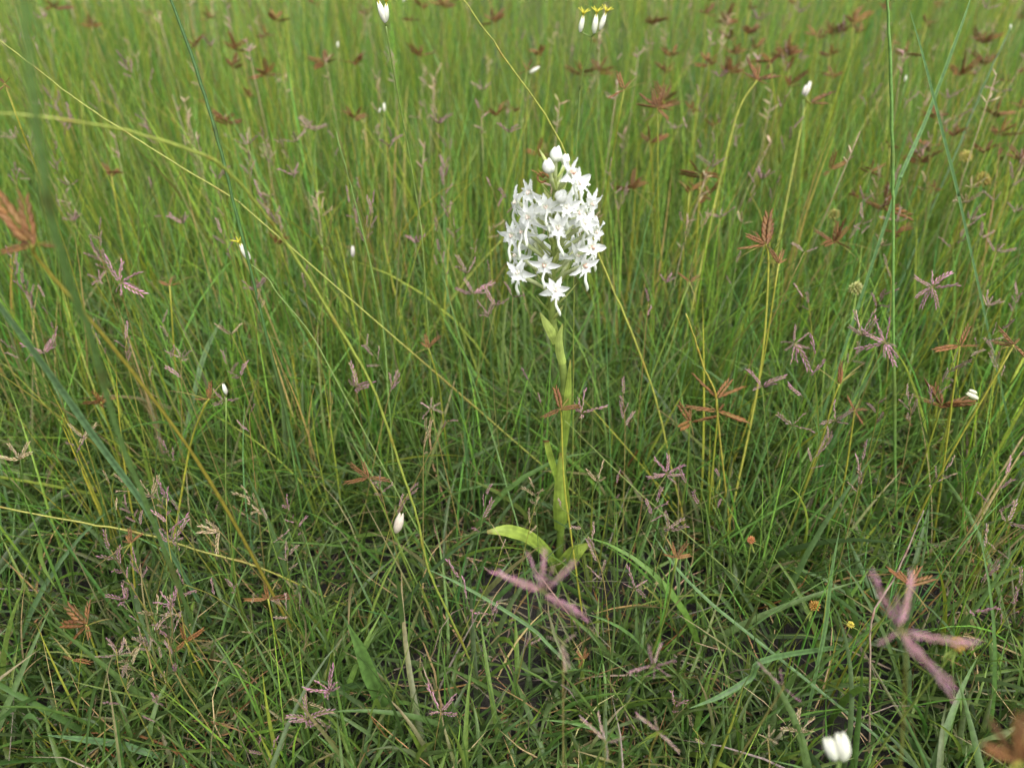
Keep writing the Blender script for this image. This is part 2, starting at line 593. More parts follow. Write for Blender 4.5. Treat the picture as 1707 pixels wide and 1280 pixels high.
strap('sheath', [loc(928, 572, Y0 - .003), loc(921, 556, Y0 - .006), loc(912, 541, Y0 - .008), loc(900, 521, Y0 - .010)], [0.006, 0.0072, 0.0058, 0.0006], (0.5, -1, 0.3), -0.4, (0.31, 0.40, 0.09), (0.36, 0.44, 0.12), OL, orchid)
b = MB()
tipc = loc(910, 735, Y0 - .008)
b.tube([tipc + Vector((-.0024, 0, -.0004)), tipc + Vector((0, -.0006, .0005)), tipc + Vector((.0024, 0, 0))], [.0004, .0007, .0004], (.12, .05, .02), 5)
b.obj('leaf_tip', M['dry'], orchid)


# --- flower pieces, shared between the flowers (local: -Y faces out, Z up, throat at the origin)
def petal_mesh(name, L, W, back, curl, cup, twist=0.0, teeth=0.0, ni=9, nj=5, shape=0.45, tipw=0.06):
    grid, cols = [], []
    for i in range(ni):
        u = i / (ni - 1)
        an = back + curl * u
        if i == 0:
            p = Vector((0, 0, 0))
        else:
            p = p + Vector((0, -math.sin(an), math.cos(an))) * (L / (ni - 1))
        nn = Vector((0, -math.cos(an), -math.sin(an)))
        w = W * 0.5 * (max(0, math.sin(math.pi * min(1, (u * 0.93 + 0.07)) ** shape)) ** 0.75 * 0.95 + 0.10 * (1 - u) + tipw)
        s = Vector((math.cos(twist * u), math.sin(twist * u), 0))
        row, rc = [], []
        for j in range(nj):
            v = j / (nj - 1) * 2 - 1
            ww = w
            if teeth and abs(v) > .9:
                ww *= 1 + teeth * (1 if i % 2 else -1)
            row.append(p + s * (ww * v) + nn * (cup * v * v * w) + nn * (0.07 * W * math.sin(u * 9 + v * 3 + L * 900)) + s * (0.05 * W * math.sin(u * 23 + v * 5)))
            kk = 0.97 + 0.03 * math.cos(v * 7)
            g = max(0, 1 - u * 5)
            rc.append((WHITE[0] * kk * (1 - .06 * g), WHITE[1] * kk, WHITE[2] * kk * (1 - .2 * g)))
        grid.append(row)
        cols.append(rc)
    b = MB()
    b.sheet(grid, cols)
    return b


def place_sheet(dst, src, mat):
    s = len(dst.v)
    dst.v += [mat @ v for v in src.v]
    dst.c += src.c
    dst.f += [tuple(i + s for i in f) for f in src.f]


PM = M['petal']
PETALS = []
for k in range(3):
    random.seed(100 + k)
    d = {}
    d['dorsal_sepal'] = petal_mesh('dorsal_sepal', .0090, .0040, -.15, .55 - .3 * k, .5, shape=.7).mesh('dorsal_sepal', PM)
    d['petal'] = petal_mesh('petal', .0100, .0038, .1 + .15 * k, .45 - .5 * k, .35, twist=.5 - .4 * k, teeth=.12, shape=.75).mesh('petal', PM)
    d['lateral_sepal'] = petal_mesh('lateral_sepal', .0118, .0050, .3 - .1 * k, -.5 - .25 * k, .45, twist=.6 + .3 * k, shape=.75).mesh('lateral_sepal', PM)
    lip = MB()
    for an, L, W in ((0, .0075, .0024), (.70, .0078, .0036), (-.70, .0078, .0036)):
        pm = petal_mesh('l', L, W, .55, -1.0, .25, teeth=.3, ni=8)
        place_sheet(lip, pm, Matrix.Rotation(math.pi + an, 4, 'Y') @ Matrix.Translation((0, -.0006, .0006)))
    d['lip'] = lip.mesh('lip', PM)
    sp = MB()
    cur = (.1, .35, -.25)[k]
    pts = [Vector((.0006 * math.sin(i), -.0008 - .0022 * math.sin(i / 9 * 2.2), -.0008 - .0150 * i / 9)) + Vector((cur * .008 * (i / 9) ** 2, cur * -.012 * (i / 9) ** 2, 0)) for i in range(10)]
    sp.tube(pts, [.0009, .0008, .00075, .00075, .0008, .0009, .00098, .001, .0009, .0004], WHITE, 7, (.74, .78, .66))
    d['spur'] = sp.mesh('spur', PM)
    co = MB()
    tint = ((.36, .13, .06), (.66, .52, .46), (.76, .70, .62))[k]
    for sx in (-1, 1):
        co.blob((sx * .0007, -.0006, -.0006), (sx * .2, -.35, 1), .0022, .0007, (.78, .74, .66), tint, 6, 4)
    co.blob((0, -.0014, -.0012), (0, -.5, 1), .0030 if k == 0 else .0022, .0013 if k == 0 else .0008, tint, (.7, .6, .5), 6, 4)
    d['column'] = co.mesh('column', M['column'])
    PETALS.append(d)


def axis_pt(px, py):
    return min(spine, key=lambda s: abs(px_of(s + ORC)[1] - py))


def make_flower(pos, az, tilt, kind, roll=0.0, sc=1.0, openness=1.0):
    """pos: throat, local to the orchid; az: 0 faces the camera side"""
    d = PETALS[kind]
    drop = 0.020 + random.uniform(0, .008)
    ax = axis_at(pos.z - drop)
    rot = Quaternion((0, 0, 1), az) @ Quaternion((1, 0, 0), tilt) @ Quaternion((0, 1, 0), roll)
    f = MB()
    back = rot @ Vector((0, .004, -.0025))
    pts = smooth_path([ax, ax.lerp(pos, .45) + Vector((0, 0, .001)), pos + back, pos], 4)
    nn = len(pts)
    f.tube(pts, [float(np.interp(i / (nn - 1), [0, .3, .6, .9, 1], [.0008, .0013, .0016, .0012, .0011])) for i in range(nn)], (.34, .41, .12), 7, (.70, .74, .52))
    fo = f.obj('flower', OL, orchid)
    def add(name, ang, o=1.0, s=1.0, push=0.0, mirror=False):
        q = rot @ Quaternion((0, 1, 0), ang + random.uniform(-.2, .2)) @ Quaternion((1, 0, 0), random.uniform(-.28, .28) + (1 - o) * 0.9)
        ss = sc * s * random.uniform(.93, 1.07)
        return link(name, d[name], fo, pos + rot @ Vector((0, -.0004 + push, 0)), q, (-ss if mirror else ss, ss, ss))
    add('dorsal_sepal', 0, openness, push=.0012)
    add('petal', .58, openness, push=.0004)
    add('petal', -.58, openness, push=.0004, mirror=True)
    add('lateral_sepal', 1.62, openness, push=.0008)
    add('lateral_sepal', -1.62, openness, push=.0008, mirror=True)
    add('lip', 0, 1)
    link('spur', d['spur'], fo, pos, Quaternion((0, 0, 1), az) @ Quaternion((0, 1, 0), random.uniform(-.15, .15)), sc)
    link('column', d['column'], fo, pos + rot @ Vector((0, -.0006, .0002)), rot, sc)
    return fo


def make_bud(px, py, Y, L, R, lean):
    pos = loc(px, py, Y)
    ax = axis_at(pos.z - 0.017)
    f = MB()
    f.tube(smooth_path([ax, ax.lerp(pos, .5), pos], 4), .0013, (.34, .41, .12), 7, (.66, .70, .45))
    fo = f.obj('flower_bud', OL, orchid)
    b = MB()
    dirv = Vector(lean).normalized()
    sv = dirv.orthogonal()
    for j in range(4):
        o = Quaternion(dirv, TAU * j / 4 + .4) @ sv.normalized()
        b.blob(pos + o * R * .28 - dirv * .001, dirv + o * .10, L * (1 - .05 * j), R * .86, (.70, .73, .58), WHITE, 10, 8)
    b.obj('sepal', PM, fo)


# visible flowers: spot in the photograph, distance from axis
random.seed(5)
FL = [(950, 290, 0, .030, -.5), (963, 308, 1, .014, -.3), (985, 340, 1, .006, 0), (962, 354, 1, .022, 0), (910, 344, 1, .022, 0),
      (884, 322, 1, .014, -.25), (862, 338, 2, .004, -.1), (882, 362, 1, .022, 0), (930, 379, 1, .028, 0), (991, 386, 2, .010, 0),
      (854, 392, 1, .010, 0), (985, 413, 0, .014, 0), (907, 442, 0, .027, 0), (972, 443, 0, .022, 0), (864, 455, 2, .018, 0),
      (926, 484, 1, .020, 0), (862, 426, 2, .006, .1), (897, 352, 2, .012, -.1), (960, 425, 2, .010, .1), (945, 345, 2, .026, 0), (872, 386, 1, .016, 0), (975, 372, 2, .018, 0)]
for (x, y, kd, fwd, tl) in FL:
    pos = loc(x, y, Y0 - fwd)
    ax = axis_at(pos.z)
    az = math.atan2(pos.x - ax.x, -(pos.y - ax.y)) if fwd > 0.001 else 0
    az = max(-1.45, min(1.45, az)) * .8
    az += random.uniform(-.4, .4) + (.9 if y == 290 else 0)
    make_flower(pos, az, -.12 + tl * .8 + random.uniform(-.28, .2), kd, random.uniform(-.35, .35), random.uniform(.97, 1.13))
# flowers on the far side of the spike
for (z, az) in ((.318, 2.4), (.325, -2.3), (.31, 3.1), (.34, 2.2), (.325, -2.2), (.345, 2.9)):
    ax = axis_at(z)
    r = .024 if z < .32 else .017
    pos = Vector((ax.x + r * math.sin(az), ax.y - r * math.cos(az), z + .004))
    make_flower(pos, az, -.1, random.randrange(3), random.uniform(-.2, .2), 1.15)
make_bud(926, 266, Y0 - .003, .0098, .0034, (.12, -.25, 1))
make_bud(915, 286, Y0 - .010, .0098, .0033, (-.1, -.3, 1))
make_bud(934, 331, Y0 - .024, .0085, .0036, (.25, -.7, .8))
make_bud(941, 272, Y0 + .006, .007, .0026, (.3, .2, 1))
# bracts along the spike
random.seed(9)
for i in range(34):
    z = .274 + .108 * (i / 33)
    az = i * 2.4 + .4
    ax = axis_at(z)
    o = Vector((math.sin(az), -math.cos(az), 0))
    Lb = random.uniform(.020, .029) * (1 - .35 * i / 33)
    a = ax + o * .0012
    strap('bract', [a, a + o * Lb * .35 + Vector((0, 0, Lb * .4)), a + o * Lb * .62 + Vector((0, 0, Lb * .85))], [.0018, .0042, .0034, .0003], o * -1 + Vector((0, 0, .5)), .5, (.30, .37, .10), (.46, .50, .20), OL, orchid, nj=5)
# a withered brown curled bud near the tip
b = MB()
c = loc(905, 296, Y0 - .012)
pts = [c + Vector((.0034 * math.cos(t), -.001 * math.sin(t * 2), .003 * math.sin(t))) for t in np.linspace(0, 5.4, 14)]
b.tube(pts, [.0005 + .0004 * math.sin(i) ** 2 for i in range(14)], (.30, .17, .06), 5, (.16, .07, .03))
for dx in (-.005, -.002, .003):
    b.tube([c, c + Vector((dx, -.001, .004)), c + Vector((dx * 1.7, -.002, .006))], [.0007, .0004, .0001], (.30, .17, .06), 4)
b.tube([axis_at(c.z - .006), c], [.0008, .0009], (.4, .42, .14), 5)
b.obj('withered_bud', M['dry'], orchid)

# ------------------------------------------------------------------ labels by what stands near
MARKS = [(925, 270, 'the tip of the orchid spike'), (925, 400, 'the white orchid flowers'), (935, 560, 'the upper orchid stem'), (937, 690, 'the orchid stem'), (930, 830, 'the lower orchid stem'), (880, 905, "the orchid's pale arching leaf"),
         (990, 45, 'the three yellow-tipped white buds'), (637, 20, 'the paired white buds at the top edge'), (220, 222, 'the arching yellow stem'), (400, 330, 'the bend of the arching yellow stem'), (110, 660, 'the blue-green blade'),
         (230, 830, 'the tip of the blue-green blade'), (408, 415, 'the lone yellow-tipped white bud'), (666, 868, 'the faded white bud'), (374, 648, 'the white bud beside a brown sedge'), (1449, 1150, 'the dry grey stalk'), (1530, 870, 'the top of the dry grey stalk'),
         (1390, 358, 'the round green sedge ball'), (1637, 300, 'the bristly olive sedge ball'), (1264, 125, 'the tall yellow-stalked sedge'), (1350, 150, 'the faded bud over a brown sedge'), (1486, 160, 'the bright upright green blade'),
         (30, 395, 'the big blurred sedge'), (75, 200, 'the thick blurred green stem'), (60, 860, 'the yellow horizontal stalk'), (430, 945, 'the end of the yellow horizontal stalk'), (1274, 396, 'the dark spiky sedge'), (1195, 670, 'the two-tiered sedge'),
         (1395, 1240, 'the blurred white bud pair'), (905, 985, 'the big blurred mauve head'), (1505, 1075, 'the large blurred pink head'), (1620, 657, 'the furry cream seed head'), (1600, 575, 'the sedge crossed by a blade'), (614, 796, 'the four-pronged orange sedge'),
         (450, 998, 'the three-pronged low sedge'), (605, 1100, 'the broad dark leaf'), (1100, 820, 'the bright pink head'), (1320, 570, 'the feathery pink head'), (1690, 1236, 'the brown blur in the corner'), (120, 1100, 'the spidery brown sedges'), (210, 40, 'the top left corner'), (1640, 30, 'the top right corner'), (60, 1240, 'the bottom left corner'), (714, 574, 'the forked rusty sedge'), (1070, 600, 'the slanting yellow stem')]
NUM = ['no', 'one', 'two', 'three', 'four', 'five', 'six', 'seven', 'eight', 'nine', 'ten']
AUTO = []   # (object, head, px, py)


def where(px, py, skip=None):
    m = min((k for k in MARKS if k[2] != skip), key=lambda k: math.hypot(k[0] - px, (k[1] - py) * 1.1))
    dx, dy = px - m[0], py - m[1]
    r = math.hypot(dx, dy)
    w = 'close ' if r < 45 else ('well ' if r > 150 else '')
    if abs(dx) > 2 * abs(dy):
        rel = 'left of' if dx < 0 else 'right of'
    elif abs(dy) > 2 * abs(dx):
        rel = 'above' if dy < 0 else 'below'
    else:
        rel = ('above left of' if dx < 0 else 'above right of') if dy < 0 else ('below left of' if dx < 0 else 'below right of')
    return f'{w}{rel} {m[2]}'


def finish_labels():
    groups = {}
    for o, head, px, py in AUTO:
        groups.setdefault(f'{head} {where(px, py)}', []).append((px, o))
    ordn = ['leftmost', 'second', 'third', 'fourth', 'fifth', 'sixth', 'seventh', 'eighth', 'ninth']
    for lab, items in groups.items():
        if len(items) == 1:
            items[0][1]['label'] = lab
            continue
        items.sort(key=lambda t: t[0])
        for i, (_, o) in enumerate(items):
            pre = 'leftmost' if i == 0 else ('rightmost' if i == len(items) - 1 else f'{ordn[min(i, 8)]} from left')
            o['label'] = f'{lab}, {pre}'


# ------------------------------------------------------------------ brown sedges
BR1, BR2, BR3 = (0.145, 0.066, 0.020), (0.098, 0.044, 0.014), (0.200, 0.100, 0.034)
SPIKELETS = []
for k in range(6):
    random.seed(300 + k)
    b = MB()
    L = 1.0
    ng = 9 + k % 3
    wid = (.080, .066, .095, .085, .062, .088)[k]
    bend = random.uniform(-.12, .12)
    for i in range(ng):
        u = i / ng
        s = 1 if i % 2 else -1
        r = wid * (math.sin(math.pi * min(1, .16 + .80 * u)) ** .7)
        c = Vector((s * r * .42 + bend * u * u, random.uniform(-.01, .01), u * .86))
        g1, g2 = vary(BR1 if k % 3 else BR2, .25), vary(BR3 if k % 2 else BR1, .25)
        b.blob(c, (s * .30 + bend * u, 0, 1), .26, r * .80, g2, g1, 5, 3, flat=.55, sidev=(1, 0, 0))
    SPIKELETS.append(b.mesh('spikelet', M['sedge']))
random.seed(21)


def axis_rot(d, roll=None):
    q = Vector(d).to_track_quat('Z', 'Y')
    return q @ Quaternion((0, 0, 1), random.uniform(0, TAU) if roll is None else roll)


def stem_line(head, base, bow=0.0):
    mid = head.lerp(base, .5)
    side = Vector((random.uniform(-1, 1), random.uniform(-1, 1), 0)) * bow
    return smooth_path([base, mid + side, head], 5)


def bract_leaf(parent, start, d, L, w, col, col2):
    d = Vector(d).normalized()
    b = MB()
    s = d.cross(Vector((0, 0, 1)))
    s = s.normalized() if s.length > .05 else Vector((1, 0, 0))
    nn = s.cross(d)
    grid, cols = [], []
    for i in range(6):
        u = i / 5
        p = start + d * (L * u) + Vector((0, 0, -L * .22 * u * u))
        ww = w * .5 * (1 - u ** 2 * .93)
        grid.append([p - s * ww, p - nn * ww * .6, p + s * ww])
        cc = tuple(a * (1 - u) + c * u for a, c in zip(col, col2))
        cols.append([cc] * 3)
    b.sheet(grid, cols)
    b.obj('bract', M['grass'], parent)


def sedge(px, py, Y=None, tips=None, n=None, size=1.0, label=None, path=None, stem_col=None, second=None, rad=.00075, lean=None):
    Y = row_y(py, .05) if Y is None else Y
    H = at(px, py, Y)
    if H.z < .035:
        Y = (CAM_H - .035) / (CAM_H - H.z) * Y
        H = at(px, py, Y)
    dp = depth(H)
    if path:
        pts = [at(*q) for q in path]
        last = pts[-1]
        dv = (pts[-1] - pts[-2]).normalized()
        if dv.z > -.2:
            dv = Vector((dv.x, dv.y, -.5)).normalized()
        base = last + dv * (last.z / -dv.z)
        line = smooth_path([base] + list(reversed(pts)) + [H], 5)
    else:
        le = lean if lean is not None else (random.gauss(0, .12), random.gauss(0, .10))
        base = Vector((H.x + le[0] * H.z, H.y + le[1] * H.z, 0))
        line = stem_line(H, base, .05 * H.z)
    root = thing('sedge', 'x', 'sedge', base, 'rust brown sedges among the grass')
    sc = stem_col or random.choice([(.22, .24, .03), (.27, .26, .035), (.15, .21, .035)])
    b = MB()
    b.tube([p - base for p in line], [rad * 1.25] * (len(line) // 2) + [rad] * (len(line) - len(line) // 2), sc, 5, tuple(x * 1.15 for x in sc))
    b.obj('stem', M['stem'], root)
    h = H - base
    d0 = (line[-1] - line[-2]).normalized()
    cnt = 0
    if tips:
        for (dx, dy) in tips:
            v = RIGHT * dx + UP * (-dy)
            Lw = v.length / FPX * dp
            v = v / FPX * dp + FWD * random.uniform(-.35, .35) * Lw
            link('spikelet', random.choice(SPIKELETS), root, h, axis_rot(v, random.uniform(-.5, .5)), v.length)
            cnt += 1
    else:
        n = n or random.randint(4, 8)
        a0 = random.uniform(0, TAU)
        for i in range(n):
            a = a0 + i * 2.4 + random.uniform(-.3, .3)
            el = random.uniform(-.3, .75) if (i or random.random() < .5) else 1.4
            v = Vector((math.cos(a) * math.cos(el), math.sin(a) * math.cos(el), math.sin(el))) + d0 * .25
            Ls = random.uniform(.010, .021) * size
            link('spikelet', random.choice(SPIKELETS), root, h + d0 * random.uniform(-.004, .002), axis_rot(v), Ls)
        cnt = n
    if second:   # a further tier of spikelets above the first
        sx, sy, tips2 = second
        H2 = at(sx, sy, Y)
        b = MB()
        b.tube([h, H2 - base], rad * .8, sc, 5)
        b.obj('upper_stalk', M['stem'], root)
        for (dx, dy) in tips2:
            v = (RIGHT * dx + UP * (-dy)) / FPX * dp
            v += FWD * random.uniform(-.3, .3) * v.length
            link('spikelet', random.choice(SPIKELETS), root, H2 - base, axis_rot(v, random.uniform(-.5, .5)), v.length)
    for i in range(random.randint(1, 3)):
        a = random.uniform(0, TAU)
        bract_leaf(root, h - d0 * .001, (math.cos(a), math.sin(a), random.uniform(.0, .8)), random.uniform(.012, .035) * size, .0013, vary(G_YEL), vary(TAN))
    if label:
        root['label'] = label
    else:
        AUTO.append((root, '%s-pronged brown sedge' % NUM[min(cnt, 10)], px, py))
    return root


# ones whose outline the photograph shows clearly
sedge(55, 408, .34, [(-62, -88), (-12, -90), (57, 4), (-60, 12), (-54, -30)], label='big blurred brown sedge close to the lens at the left edge', path=[(67, 437, .342), (168, 554, .35), (255, 665, .36), (316, 749, .366), (380, 853, .374), (437, 957, .384), (487, 1050, .395)], stem_col=(.20, .17, .025), rad=.0010)
sedge(934, 682, .462, [(35, -8), (-33, 14), (-5, -40)], label='three-pronged rusty sedge crossing in front of the orchid stem', path=[(936, 700, .462), (940, 800, .45), (950, 878, .44), (969, 1012, .42)], rad=.0006)
sedge(614, 796, .45, [(-40, 10), (-12, -28), (-33, -25), (42, 2), (-20, 4)], label='four-pronged orange-brown sedge in the lower middle grass', path=[(640, 850, .455), (660, 900, .45)])
sedge(1197, 685, .50, [(-62, -8), (58, 22), (12, -12)], second=(1195, 663, [(-46, -42), (46, -20), (22, -34)]), label='two-tiered brown sedge with long level spikelets under a yellow stem', path=[(1190, 760, .5), (1186, 800, .5)], rad=.0008)
sedge(1276, 408, .60, [(-52, 10), (-34, -20), (4, -62), (20, -46), (-16, -24), (12, 10)], label='dark spiky sedge on a yellow stalk right of the orchid', path=[(1281, 440, .6), (1274, 564, .58), (1257, 678, .56), (1224, 833, .52)], stem_col=(.25, .25, .035), rad=.0009)
sedge(1262, 134, .86, [(-18, -44), (-22, -16), (40, -16), (20, 10), (4, -34), (26, -10), (-6, -30)], label='tall orange-brown sedge on a curved yellow stalk, upper right', path=[(1231, 185, .85), (1200, 302, .82), (1174, 420, .78)], stem_col=(.25, .26, .04), rad=.0010)
sedge(1352, 172, .90, [(-14, -4), (26, -20), (30, 2), (12, -10), (38, -22)], label='brown sedge just under the faded white bud, upper right', path=[(1341, 185, .9), (1313, 326, .85)], stem_col=(.25, .26, .04), rad=.0009)
sedge(1040, 150, .78, [(-12, -36), (-28, 14), (10, -16), (-4, 4)], label='small brown sedge at the left tip of a yellow branch')
sedge(1096, 180, .80, [(-36, -6), (14, -44), (-10, -38), (28, -6), (26, 4), (20, 22), (-30, -30), (8, -20)], n=8, label='broad reddish sedge standing behind the orchid on the right')
sedge(349, 665, .47, [(-25, 0), (2, -32), (22, -8), (-6, -18)], label='brown sedge holding up beside a small white bud', path=[(340, 680, .47), (318, 740, .48), (298, 850, .47)], stem_col=(.28, .28, .035))
sedge(447, 998, .385, [(-42, 2), (-6, -30), (44, -4), (-14, -6)], label='three-pronged brown sedge low in the left foreground')
sedge(309, 1068, .36, [(-8, -32), (36, -20), (-22, 24)], label='three-armed brown sedge pointing three ways, lower left')
sedge(218, 905, .42, [(-4, -28), (20, -20), (-16, -4), (-10, -12)], label='short upright brown sedge above the yellow horizontal stalk', path=[(222, 950, .42), (225, 980, .42)])
sedge(144, 1041, .37, [(-52, -2), (-2, -42), (-38, 40), (12, 22), (-46, -30)], label='spidery thin-armed brown sedge near the lower left edge')
sedge(121, 1099, .35, [(-14, -8), (14, 2), (34, 4)], label='small flat sedge under the spidery brown one')
sedge(714, 580, .56, [(-6, -26), (20, -24), (-14, -10)], label='forked rusty sedge left of the orchid stem', path=[(732, 640, .56), (738, 690, .56)])
sedge(283, 476, .62, [(-22, -6), (0, -16), (24, -4)], label='dark little sedge deep in the left grass')
sedge(1600, 577, .50, [(-44, 4), (14, -38), (26, -2), (10, 2), (-12, -16)], label='brown sedge crossed by a pale blade at the right', path=[(1588, 660, .5), (1580, 720, .5)], stem_col=(.27, .27, .035))
sedge(1690, 575, .48, [(-35, -26), (-36, -6), (10, -12), (30, 24)], label='dark brown sedge cut by the right edge of the frame')
sedge(1399, 640, .50, [(-1, -42), (4, -30)], label='single upright rusty spikelet on a yellow stalk', path=[(1388, 670, .5), (1374, 720, .5), (1360, 760, .5)], stem_col=(.25, .26, .035))
sedge(1425, 684, .49, [(-18, -24), (22, -4), (14, 26), (-12, -2)], label='crooked brown sedge right of the lone upright spikelet')
sedge(1516, 975, .345, [(-38, -32), (-16, -26), (16, -36), (46, -14), (30, -8)], label='orange-tipped brown sedge above the large blurred pink head')
sedge(973, 1098, .345, [(-14, -12), (4, -20), (10, -10), (-8, 16), (-18, 0)], label='dense orange-brown sedge tuft below the orchid')
sedge(1700, 1268, .135, [(-70, -36), (-30, -100), (-44, -60), (-8, -80), (18, -90), (-60, -14), (26, -40)], label='large brown blurred sedge filling the bottom right corner')
sedge(1128, 930, .33, [(-12, -26), (18, -30), (26, -6), (-24, -8)], label='blurred olive-brown sedge right of the orchid base')
sedge(1298, 440, .60, [(-14, -26), (10, -28), (16, -10)], label='upright brown sedge just below the dark spiky one')
sedge(1150, 470, .62, [(-20, -18), (18, -14), (10, 8)], label='fox-red sedge between orchid and yellow-stalked sedge')
sedge(879, 118, 1.0, [(-16, 6), (-8, -14), (8, -20), (24, -10)], label='dark brown sedge above the orchid with a white seed tuft')
sedge(8, 140, .62, [(-14, -14), (10, -10), (-8, 12), (8, 8)], label='dark brown sedge clipped by the left edge, high up')
random.seed(33)
SED = [(random.uniform(0, 1700), random.uniform(5, 190)) for _ in range(8)] + [(random.uniform(1150, 1700), random.uniform(20, 330)) for _ in range(20)] + [(326, 74), (339, 170), (379, 203), (393, 81), (388, 110), (443, 60), (443, 124), (460, 32), (154, 44), (416, 161), (524, 6), (185, 289), (463, 403), (541, 104), (349, 30), (701, 10), (684, 34), (741, 9), (701, 94),
       (822, 36), (590, 106), (828, 190), (590, 197), (1083, 234), (1087, 40), (993, 70), (1053, 314), (1251, 14), (1210, 39), (1177, 22), (1318, 4), (1224, 88), (1210, 120), (1311, 93), (1362, 62), (1405, 52), (1436, 52), (1385, 89),
       (1389, 126), (1510, 89), (1489, 73), (1473, 15), (1637, 69), (1640, 106), (1674, 136), (1701, 29), (1704, 120), (1667, 222), (1701, 177), (1593, 224), (1543, 244), (1533, 267), (1664, 261), (1701, 267), (1452, 284), (1432, 328),
       (1556, 314), (1476, 345), (1392, 402), (1150, 318), (1190, 210), (1493, 388), (1570, 9), (1150, 702), (1570, 674), (168, 670), (896, 258), (250, 22), (90, 12), (610, 24), (1120, 92), (1000, 118)]
for (x, y) in SED:
    sedge(x, y, size=random.choice([.8, 1, 1.2, 1.5, 1.7]) * random.uniform(.9, 1.1), n=random.randint(3, 9))

# ------------------------------------------------------------------ mauve and straw grass heads
MAUVE, PINKM, STRAWM, TANM = (.36, .19, .26), (.44, .22, .31), (.48, .37, .24), (.40, .29, .20)
SPIKES = {}
for nm, c1, c2 in (('mauve', MAUVE, TANM), ('pink', PINKM, MAUVE), ('straw', STRAWM, TANM), ('dusky', (.36, .23, .25), STRAWM)):
    SPIKES[nm] = []
    for k in range(3):
        random.seed(400 + k + hash(len(nm)) % 17)
        b = MB()
        ng = 11
        bend = (.18, .32, -.1)[k]
        pts = [Vector((bend * (i / 5) ** 2, 0, i / 5 * (1 - .08 * abs(bend)))) for i in range(6)]
        b.tube(pts, .018, (.25, .22, .09), 3)
        for i in range(ng):
            u = .10 + .86 * i / ng
            s = 1 if i % 2 else -1
            c = Vector((bend * u * u + s * .028, random.uniform(-.02, .02), u))
            b.blob(c, (s * .28 + 2 * bend * u, random.uniform(-.25, .25), 1), random.uniform(.16, .22), .024, vary(c1, .3), vary(c2 if i % 3 == 0 else c1, .3), 4, 3)
        SPIKES[nm].append(b.mesh('spike', M['spike']))
random.seed(55)


def panicle(px, py, Y=None, tone=None, n=None, size=1.0, digitate=None, label=None, dirs=None):
    Y = row_y(py, .07) * .94 if Y is None else Y
    T = at(px, py, Y)                      # middle of the head
    if T.z < .03:
        Y = (CAM_H - .03) / (CAM_H - T.z) * Y
        T = at(px, py, Y)
    tone = tone or random.choices(['mauve', 'pink', 'straw', 'dusky'], [4, 2.0 if py > 420 else 1.0, 2.2, 3])[0]
    n = n or random.randint(2, 6)
    dig = (random.random() < .3) if digitate is None else digitate
    rl = 0.0 if dig else random.uniform(.012, .032) * size
    le = Vector((random.gauss(0, .25), random.gauss(0, .2), 1)).normalized()
    top = T + le * rl * .5
    low = T - le * rl * .5
    base = Vector((low.x - le.x * low.z * .6 + random.gauss(0, .01), low.y - le.y * low.z * .6, 0))
    root = thing('seed_head', 'x', 'grass head', base, 'grass seed heads in the meadow')
    line = smooth_path([base, base.lerp(low, .5) + Vector((0, 0, .004)), low, top] if rl else [base, base.lerp(low, .5) + Vector((0, 0, .004)), top], 4)
    g = vary(random.choice([G_LIME, G_MID, (.22, .2, .06), G_YEL]))
    b = MB()
    k = len(line)
    b.tube([p - base for p in line], [.00055 - .0003 * i / (k - 1) for i in range(k)], g, 4, (g[0] * 1.3, g[1] * 1.05, g[2] * 1.2))
    b.obj('stem', M['stem'], root)
    a0 = random.uniform(0, TAU)
    dp = depth(T)
    for i in range(n):
        if dirs:
            v = RIGHT * dirs[i][0] + UP * -dirs[i][1]
            Ls = v.length / FPX * dp
            v = v / FPX * dp + FWD * random.uniform(-.4, .4) * Ls
            org, Ls = top, v.length
        else:
            u = i / max(1, n - 1)
            a = a0 + i * (2.5 if not dig else TAU / n) + random.uniform(-.4, .4)
            o = Vector((math.cos(a), math.sin(a), 0))
            sp = random.uniform(.5, 1.3) if dig else random.uniform(.35, 1.0) * (1 - .5 * u)
            v = le * math.cos(sp) + o * math.sin(sp)
            Ls = random.uniform(.008, .016) * size * (1.15 if dig else 1)
            org = low.lerp(top, u)
        link('spike', random.choice(SPIKES[tone]), root, org - base, axis_rot(v), (Ls * .68, Ls * .68, Ls) if dirs and Y < .3 else Ls)
    if label:
        root['label'] = label
    else:
        AUTO.append((root, '%s %s-spiked grass head' % (tone, NUM[n]), px, py))
    return root


panicle(905, 985, .215, 'pink', 9, label='big blurred mauve grass head in front of the orchid base', dirs=[(-85, -20), (-45, -32), (-28, -62), (-6, -75), (14, -40), (58, -50), (50, 40), (62, 62), (-20, 14)])
panicle(1505, 1072, .175, 'pink', 8, label='large blurred pink-brown grass head over the right foreground', dirs=[(-45, -95), (40, -85), (-40, 20), (110, 22), (60, 95), (95, 95), (20, 30), (-20, -60)])
panicle(938, 1095, .23, 'dusky', 5, label='blurred dusky grass head hanging below the big mauve one', dirs=[(14, 40), (-8, 26), (-24, -10), (22, -14), (4, 44)])
panicle(1075, 1128, .25, 'pink', 6, label='blurred pink grass head right of the sedge tuft below the orchid', dirs=[(-14, -38), (12, -34), (30, 18), (-44, 8), (34, -10), (4, 20)])
panicle(1097, 815, .43, 'pink', 7, label='bright pink grass head right of the lower orchid stem', dirs=[(-14, -28), (6, -32), (28, -18), (24, 6), (-22, 2), (-30, 10), (10, 18)])
panicle(1292, 1168, .23, 'pink', 3, label='blurred pink grass head with one long spike, bottom right', dirs=[(-40, -36), (26, 24), (-6, -30)])
panicle(1010, 1238, .24, 'dusky', 4, label='blurred forked grass head at the bottom edge below the orchid', dirs=[(-36, -44), (-14, -46), (30, -12), (6, 30)])
